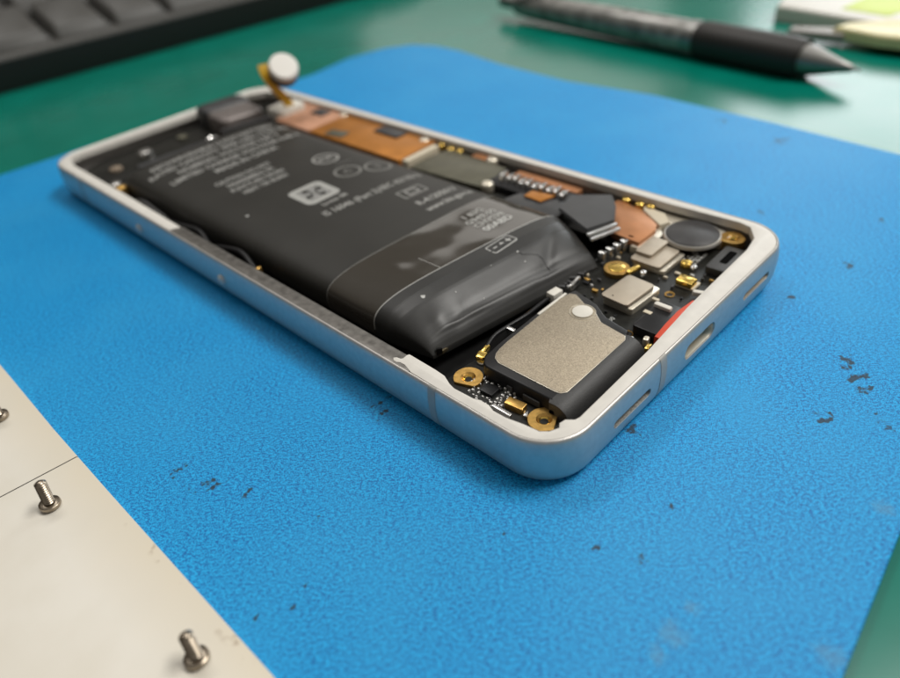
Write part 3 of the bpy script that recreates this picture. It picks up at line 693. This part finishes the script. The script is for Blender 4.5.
# printing
decal('printed_line', text_bm('IS 16046 (Part 2)/IEC 62133-2', .29, .004, .72), INK, 3.50, 7.42, -.06)
b2 = frame2d(.62, .36, .025, .02); merge2(b2, frame2d(.30, .22, .035, .03)); decal('printed_mark', b2, INK, 4.02, 6.78, -.06)
decal('printed_line', text_bm('R-41205017', .27, .006, .80), INK, 4.2, 6.22, -.05)
decal('printed_line', text_bm('www.bis.gov.in', .27, .006, .76), INK, 4.22, 5.87, -.05)
for k, tx in enumerate(('1 83G', 'G949-00', 'CHVS98', '00ABD')):
    decal('printed_code', text_bm(tx, .21 if k < 3 else .24, .006, 1.05), INK2 if k == 3 else INK, 3.98, 5.02-.22*k, -.03, off=.012)
b2 = frame2d(.62, .27, .020, .05); decal('battery_symbol', b2, INK2, 3.40, 3.78, .0, off=.012)
b2 = poly2d([(-.22, -.014), (-.12, -.014), (-.12, .014), (-.22, .014)]); poly2d([(-.04, -.014), (.06, -.014), (.06, .014), (-.04, .014)], b2)
poly2d([(.12, -.014), (.24, -.014), (.24, .014), (.12, .014)], b2); poly2d([(.165, -.065), (.195, -.065), (.195, -.015), (.165, -.015)], b2); poly2d([(.165, .015), (.195, .015), (.195, .065), (.165, .065)], b2)
poly2d([(-.005, .015), (.025, .015), (.025, .05), (-.005, .05)], b2)
decal('battery_symbol', b2, INK2, 3.40, 3.78, 0, off=.012)
# recycling square: light rounded square with dark arrows
sq = decal('recycling_mark', frame2d(.86, .92, .17, .16, 6), INK, 2.74, 8.50, -.02)
decal('recycling_mark', text_bm('Li-ion 00', .20, .004, .9), INK, 2.80, 7.86, -.02)
b2 = bmesh.new()
for a in (0, PI/2, PI, 3*PI/2):
    ca, sa = math.cos(a+.5), math.sin(a+.5)
    for tri in ([(.05, -.028), (.20, -.028), (.20, .028), (.05, .028)], [(.17, -.10), (.33, 0), (.17, .10)]):
        poly2d([(x*ca-y*sa, x*sa+y*ca) for x, y in tri], b2)
bb = poly2d([(x, y) for x, y in rrect(0, 0, .50, .56, .06)]); 
decal('recycling_mark', bb, INKM, 2.74, 8.50, -.02, off=.005)
decal('recycling_arrows', b2, CELL, 2.74, 8.50, -.02, off=.011)
# round approval marks
for (x, y, tx) in ((4.06, 9.80, 'PSE'), (3.88, 8.75, 'C'), (4.50, 8.42, 'S')):
    b2 = ringbm(.27, .32); merge2(b2, text_bm(tx, .26, .004)); decal('round_mark', b2, INKD if tx != 'PSE' else INK, x, y, -.05)
decal('printed_line', text_bm('____', .22, .004), INKD, 4.15, 9.35, -.05)
# text blocks at the far end
lines = ['RECHARGEABLE LI-ION BATTERY', 'RATED CAPACITY 4500 mAh 17.50 Wh', 'NOMINAL VOLTAGE 3.89 V', 'LIMITED CHARGE VOLTAGE 4.48 V', 'MADE IN CHINA']
for k, tx in enumerate(lines): decal('printed_line', text_bm(tx, .30, .010, .78), INKF, 2.95, 13.0-.38*k, -.02)
for k, tx in enumerate(('CAUTION: DO NOT', 'DISASSEMBLE OR', 'PUNCTURE CRUSH', 'HEAT OR BURN')): decal('printed_line', text_bm(tx, .26, .008, .62), INKF, 2.42, 10.80-.31*k, -.02)
# bits of dust and the little foil nick on the wrap
def fleck(x, y, r, mat=INK2): decal('film_nick', poly2d([(r*(.6+.6*rnd.random())*math.cos(2*PI*k/7), r*(.6+.6*rnd.random())*math.sin(2*PI*k/7)) for k in range(7)]), mat, x, y, 0, off=.013)
for (x, y, r) in ((1.42, 3.78, .045), (3.35, 3.20, .018), (3.42, 3.42, .022), (1.9, 3.50, .012), (2.8, 3.5, .010), (2.2, 3.15, .012), (1.3, 8.9, .04)): fleck(x, y, r)
b2 = bmesh.new(); cl = [(3.42, 3.42), (3.44, 3.33), (3.55, 3.25), (3.66, 3.17), (3.68, 3.08), (3.63, 2.95), (3.60, 2.84)]
for (x0, y0), (x1, y1) in zip(cl, cl[1:]): poly2d([(x0-.007, y0), (x0+.007, y0), (x1+.007, y1), (x1-.007, y1)], b2)
for v in b2.verts: v.co.x -= 3.5; v.co.y -= 3.2
decal('film_crack', b2, DARKIN, 3.5, 3.2, 0, off=.010, parent=wrap)
# gathered corner of the film
nb = prism([(.86, 3.06), (1.00, 2.98), (1.12, 2.975), (1.02, 3.10)], .47, .53, .01)
link('folded_corner', nb, M('bare_foil', (.13, .105, .06), .35, .6), wrap)
link('corner_hole', prism([(.90, 3.02), (.985, 2.965), (1.0, 2.99), (.93, 3.05)], .49, .60), DARKIN, wrap)
# battery flex with its connector folded over the near right corner
nb = bmesh.new()
A = [(4.78, 2.92, .99), (5.40, 2.72, .97), (5.96, 3.06, .95), (6.38, 3.42, .90), (5.84, 4.02, .96), (5.12, 3.82, 1.03)]
top = [nb.verts.new(p) for p in A]; bot = [nb.verts.new((x, y, z-.07)) for x, y, z in A]
nb.faces.new(top); nb.faces.new(bot[::-1])
for i in range(6): j = (i+1) % 6; nb.faces.new((top[i], top[j], bot[j], bot[i]))
bmesh.ops.recalc_face_normals(nb, faces=nb.faces); bmesh.ops.bevel(nb, geom=nb.edges[:], offset=.025, segments=2, affect='EDGES')
fx = link('flex_cover', nb, FLEX, bat, smooth=50)
nb = bmesh.new()
for i in range(2):
    z = .93-.07*i; yo = -.02-.07*i
    path = [(4.76, 2.90+yo, z), (5.40, 2.70+yo, z-.01)]
    a = Vector(path[0]); c = Vector(path[1]); d = (c-a).normalized(); L_ = (c-a).length
    box(((a+c)/2).x, ((a+c)/2).y, z-.05, z, L_, .07, math.atan2(d.y, d.x), .01, .01, nb)
link('flex_stiffener', nb, M('silver_grey_stiffener', (.60, .61, .61), .35, .6), fx)
nb = prism([(5.16, 3.9), (5.80, 4.0), (5.80, 4.6), (5.62, 5.2), (5.2, 5.3)], .70, .76, .01)
link('battery_flex', nb, FLEX, bat)
link('orange_flex', prism([(5.50, 4.55), (5.86, 4.45), (5.80, 5.0), (5.52, 5.0)], .77, .80, .01), COPP2, bat)

# ------------------------------------------------------------------ screws on the board
def screw(label, loc, lean, spin):
    root = thing('small_screw', label, 'screw', loc, 0, 'screws standing on the cream board')
    head = lathe([(.001, 0), (.11, 0), (.135, .012), (.145, .035), (.14, .065), (.12, .078), (.06, .08), (.001, .08)], 36)
    sh = [(.001, .078), (.062, .078)]
    z = .085
    while z < .43: sh += [(.060, z), (.080, z+.016), (.058, z+.033)]; z += .038
    sh += [(.055, z), (.03, z+.015), (.001, z+.016)]
    R = Matrix.Translation((0, 0, .0)) @ Matrix.Rotation(lean, 4, Vector((math.cos(spin), math.sin(spin), 0)))
    bmesh.ops.transform(head, matrix=R, verts=head.verts); shb = lathe(sh, 24); bmesh.ops.transform(shb, matrix=R, verts=shb.verts)
    mz = min(v.co.z for v in head.verts)
    for b__ in (head, shb): bmesh.ops.translate(b__, verts=b__.verts, vec=(0, 0, -mz))
    link('screw_head', head, SCREWM, root); link('threaded_shank', shb, SCREWM, root)
    return root
screw('dark screw standing on its head touching the thin ruled line on the cream board', (-4.53, 5.32, .121), .10, 1.2)
screw('dark screw standing on its head near the bottom end of the cream board', (-4.27, 1.70, .121), .06, 2.2)
screw('dark screw cut off by the left edge of the photo, on the cream board', (-4.37, 7.93, .121), .05, .5)

# ------------------------------------------------------------------ keyboard
kb = thing('keyboard', 'dark grey computer keyboard with a black front side on the green table', 'keyboard', (2.3, 29.15, -.196), math.radians(-5.0))
nb = bmesh.new(); sec = [(0, 0), (-.05, .6), (.0, 1.16), (.08, 1.2), (14, 2.2), (14, 0)]
A = [nb.verts.new((-16, y, z)) for y, z in sec]; B = [nb.verts.new((28, y, z)) for y, z in sec]
nb.faces.new(A); nb.faces.new(B[::-1])
for i in range(len(sec)): j = (i+1) % len(sec); nb.faces.new((A[i], A[j], B[j], B[i]))
bmesh.ops.recalc_face_normals(nb, faces=nb.faces)
link('keyboard_body', nb, KBF, kb, smooth=30)
nb = bmesh.new(); sec = [(-.02, 1.11), (.02, 1.22), (.10, 1.26), (2.0, 1.42), (2.0, 1.33), (.1, 1.17)]
A = [nb.verts.new((-15.9, y, z)) for y, z in sec]; B = [nb.verts.new((27.9, y, z)) for y, z in sec]
nb.faces.new(A); nb.faces.new(B[::-1])
for i in range(len(sec)): j = (i+1) % len(sec); nb.faces.new((A[i], A[j], B[j], B[i]))
bmesh.ops.recalc_face_normals(nb, faces=nb.faces)
link('front_rail', nb, KBT, kb, smooth=30)
def key_bm(w, d):
    nb = bmesh.new(); R = []
    for (z, g, yo, tilt) in ((-.3, 0, 0, 0), (.15, .0, 0, 0), (.80, .24, .22, .20), (.86, .32, .25, .20)):
        R.append([nb.verts.new((x, y+yo, z+tilt*y)) for x, y in rrect(0, 0, w-g*1.5, d-g*1.5, .18-.02*g, 0, 3)])
    for a, c in zip(R, R[1:]):
        for k in range(len(a)): nb.faces.new((a[k], a[(k+1) % len(a)], c[(k+1) % len(a)], c[k]))
    nb.faces.new(R[-1]); bmesh.ops.recalc_face_normals(nb, faces=nb.faces)
    return nb
kx = [(-3.35, 2.3), (-.85, 2.3), (1.65, 2.3), (4.1, 2.3), (6.6, 2.3), (13.6, 11.4), (21.0, 2.3)]
for row in range(2):
    xs = kx if row == 0 else [(-4.6+2.0*i, 1.8) for i in range(14)]
    for (x, w) in xs:
        k = link('key', key_bm(w, 3.3 if row == 0 else 1.8), KBT, kb, smooth=50); k.location = (x, 2.05+2.85*row, 1.22+.55*row)
        if row == 0 and x in (1.25,):
            t = text_bm('Alt', .62, .02); lg = link('key_legend', t, LEGEND, k); lg.location = (-.2, .60, 1.0); lg.rotation_euler = (.2, 0, 0)

# ------------------------------------------------------------------ pen
P0, P1 = Vector((19.85, 17.6, .42)), Vector((17.72, 2.62, .30))
pen = thing('ballpoint_pen', 'clear grey patterned ballpoint pen with black grip lying on the green table', 'pen', P0)
dr = P1-P0; LP = dr.length
q = Vector((0, 0, 1)).rotation_difference(dr.normalized()).to_matrix().to_4x4()
def penpart(name, prof, mat, par=None):
    bm = lathe(prof, 28); bmesh.ops.transform(bm, matrix=q, verts=bm.verts); return link(name, bm, mat, par or pen)
penpart('barrel', [(.001, .6), (.30, .6), (.42, .8), (.48, 1.6), (.52, 5), (.54, 9.2), (.50, 9.3), (.001, 9.3)], PENB)
penpart('push_button', [(.001, -.35), (.2, -.35), (.25, -.25), (.25, .6), (.001, .6)], PENT)
penpart('barrel_ring', [(.001, 9.28), (.56, 9.28), (.57, 9.6), (.55, 9.75), (.001, 9.75)], PENT)
penpart('grip', [(.001, 9.74), (.56, 9.74), (.61, 9.95), (.60, 11.5), (.60, 13.0), (.56, 13.45), (.001, 13.45)], PENG)
penpart('tip_cone', [(.001, 13.44), (.46, 13.44), (.40, 13.8), (.20, 14.5), (.11, LP-.25), (.05, LP-.2), (.035, LP), (.001, LP)], PENT)
# clip along the barrel
nb = box(0, 0, 0, .06, .22, 4.2, 0, .08, .02)
bmesh.ops.rotate(nb, verts=nb.verts, cent=(0, 0, 0), matrix=Matrix.Rotation(math.radians(8.1)+PI, 3, 'Z')); bmesh.ops.translate(nb, verts=nb.verts, vec=dr.normalized()*2.6+Vector((0, 0, .58)))
link('clip', nb, PENT, pen)

# ------------------------------------------------------------------ pry tool and case at the upper right
tl = thing('pry_tool', 'pale yellow tool with a blurred grey tip behind the pen on the green table', 'hand tool', (0, 0, 0))
link('handle', prism([(21.35, 4.75), (21.95, 4.55), (22.85, 3.6), (23.5, 1.5), (23.6, -5), (22.5, -5), (20.95, 1.0), (20.9, 3.2)], .05, .42, .12, seg=3), YEL, tl)
link('tip', prism([(21.0, 6.1), (21.5, 6.15), (21.95, 4.6), (21.15, 4.3)], .0, .25, .08, seg=3), GRP, tl)
cs = thing('plastic_case', 'white plastic case with a lime green patch at the upper right corner of the table', 'case', (0, 0, 0))
link('case_body', prism([(23.5, 7.6), (22.4, 3.0), (20.6, -4), (34, -6), (34, 10)], -.19, .35, .12, seg=3), WHT, cs)
link('lime_patch', prism([(23.75, 5.4), (23.35, 3.75), (25.2, 3.2), (26.5, 5.2)], .352, .37, .01), LIME, cs)

# ------------------------------------------------------------------ light
Wd = bpy.data.worlds.new('World'); S.world = Wd; Wd.use_nodes = True
nt = Wd.node_tree; bg = nt.nodes['Background']
tc = nt.nodes.new('ShaderNodeTexCoord'); sp = nt.nodes.new('ShaderNodeSeparateXYZ'); nt.links.new(tc.outputs['Generated'], sp.inputs[0])
mu = nt.nodes.new('ShaderNodeMath'); mu.operation = 'MULTIPLY_ADD'; mu.inputs[1].default_value = -.16   # the wall behind the bench is darker than the room in front
nt.links.new(sp.outputs['Y'], mu.inputs[0]); nt.links.new(sp.outputs['Z'], mu.inputs[2])
mx_ = nt.nodes.new('ShaderNodeMath'); mx_.operation = 'MULTIPLY_ADD'; mx_.inputs[1].default_value = .16; nt.links.new(sp.outputs['X'], mx_.inputs[0]); nt.links.new(mu.outputs[0], mx_.inputs[2]); mu = mx_
nz = nt.nodes.new('ShaderNodeTexNoise'); nz.inputs['Scale'].default_value = 2.6; nz.inputs['Detail'].default_value = 1.5; nt.links.new(tc.outputs['Generated'], nz.inputs['Vector'])
m2 = nt.nodes.new('ShaderNodeMath'); m2.operation = 'MULTIPLY_ADD'; m2.inputs[1].default_value = .5; nt.links.new(nz.outputs['Fac'], m2.inputs[0]); nt.links.new(mu.outputs[0], m2.inputs[2])
r = nt.nodes.new('ShaderNodeValToRGB'); e = r.color_ramp.elements
e[0].position = .08; e[0].color = (.015, .015, .014, 1); e[1].position = .95; e[1].color = (.34, .325, .30, 1)
x = e.new(.36); x.color = (.035, .032, .028, 1); x = e.new(.62); x.color = (.20, .18, .155, 1)
nt.links.new(m2.outputs[0], r.inputs['Fac']); nt.links.new(r.outputs['Color'], bg.inputs['Color']); bg.inputs['Strength'].default_value = .8
def area(name, loc, target, sx, sy, power, col=(1, .97, .93)):
    l = bpy.data.lights.new(name, 'AREA'); l.shape = 'RECTANGLE'; l.size = sx; l.size_y = sy; l.energy = power; l.color = col
    o = bpy.data.objects.new(name, l); COL.objects.link(o); o.location = loc
    o.rotation_euler = (Vector(target)-Vector(loc)).to_track_quat('-Z', 'Y').to_euler(); return o
area('window_light', (98, 22, 33), (5, 5, 0), 36, 26, 17000, (.93, .98, 1.0))
area('far_window_glow', (72, 62, 30), (5, 5, 0), 42, 30, 4200, (1, .96, .90))
area('ceiling_light', (50, -32, 100), (3, 3, 0), 50, 26, 96000, (1, .975, .93))
area('ceiling_light', (20, 70, 125), (4, 6, 0), 70, 22, 50000, (1, .975, .94))

# ------------------------------------------------------------------ camera
cd = bpy.data.cameras.new('camera'); cam = bpy.data.objects.new('camera', cd); COL.objects.link(cam); S.camera = cam
R3 = Matrix(((0.691509276220309, 0.4893473770187134, -0.5313699892788161), (-0.7168863773911187, 0.3744432829349274, -0.5881038596846242), (-0.08881915791259534, 0.7876111810213329, 0.6097374719646796)))
cam.matrix_world = Matrix.Translation((-4.689459747982046, -3.521963055542914, 7.395293983279431)) @ R3.to_4x4()
cd.sensor_fit = 'HORIZONTAL'; cd.lens = 100; cd.sensor_width = 100*900/694.413
cd.clip_start = .1; cd.clip_end = 2000
cd.dof.use_dof = True; cd.dof.focus_distance = 10.2; cd.dof.aperture_fstop = .49; cd.dof.aperture_blades = 0
S.view_settings.view_transform = 'Standard'; S.view_settings.look = 'None'; S.view_settings.exposure = 0; S.view_settings.gamma = 1
S.render.engine = 'CYCLES'
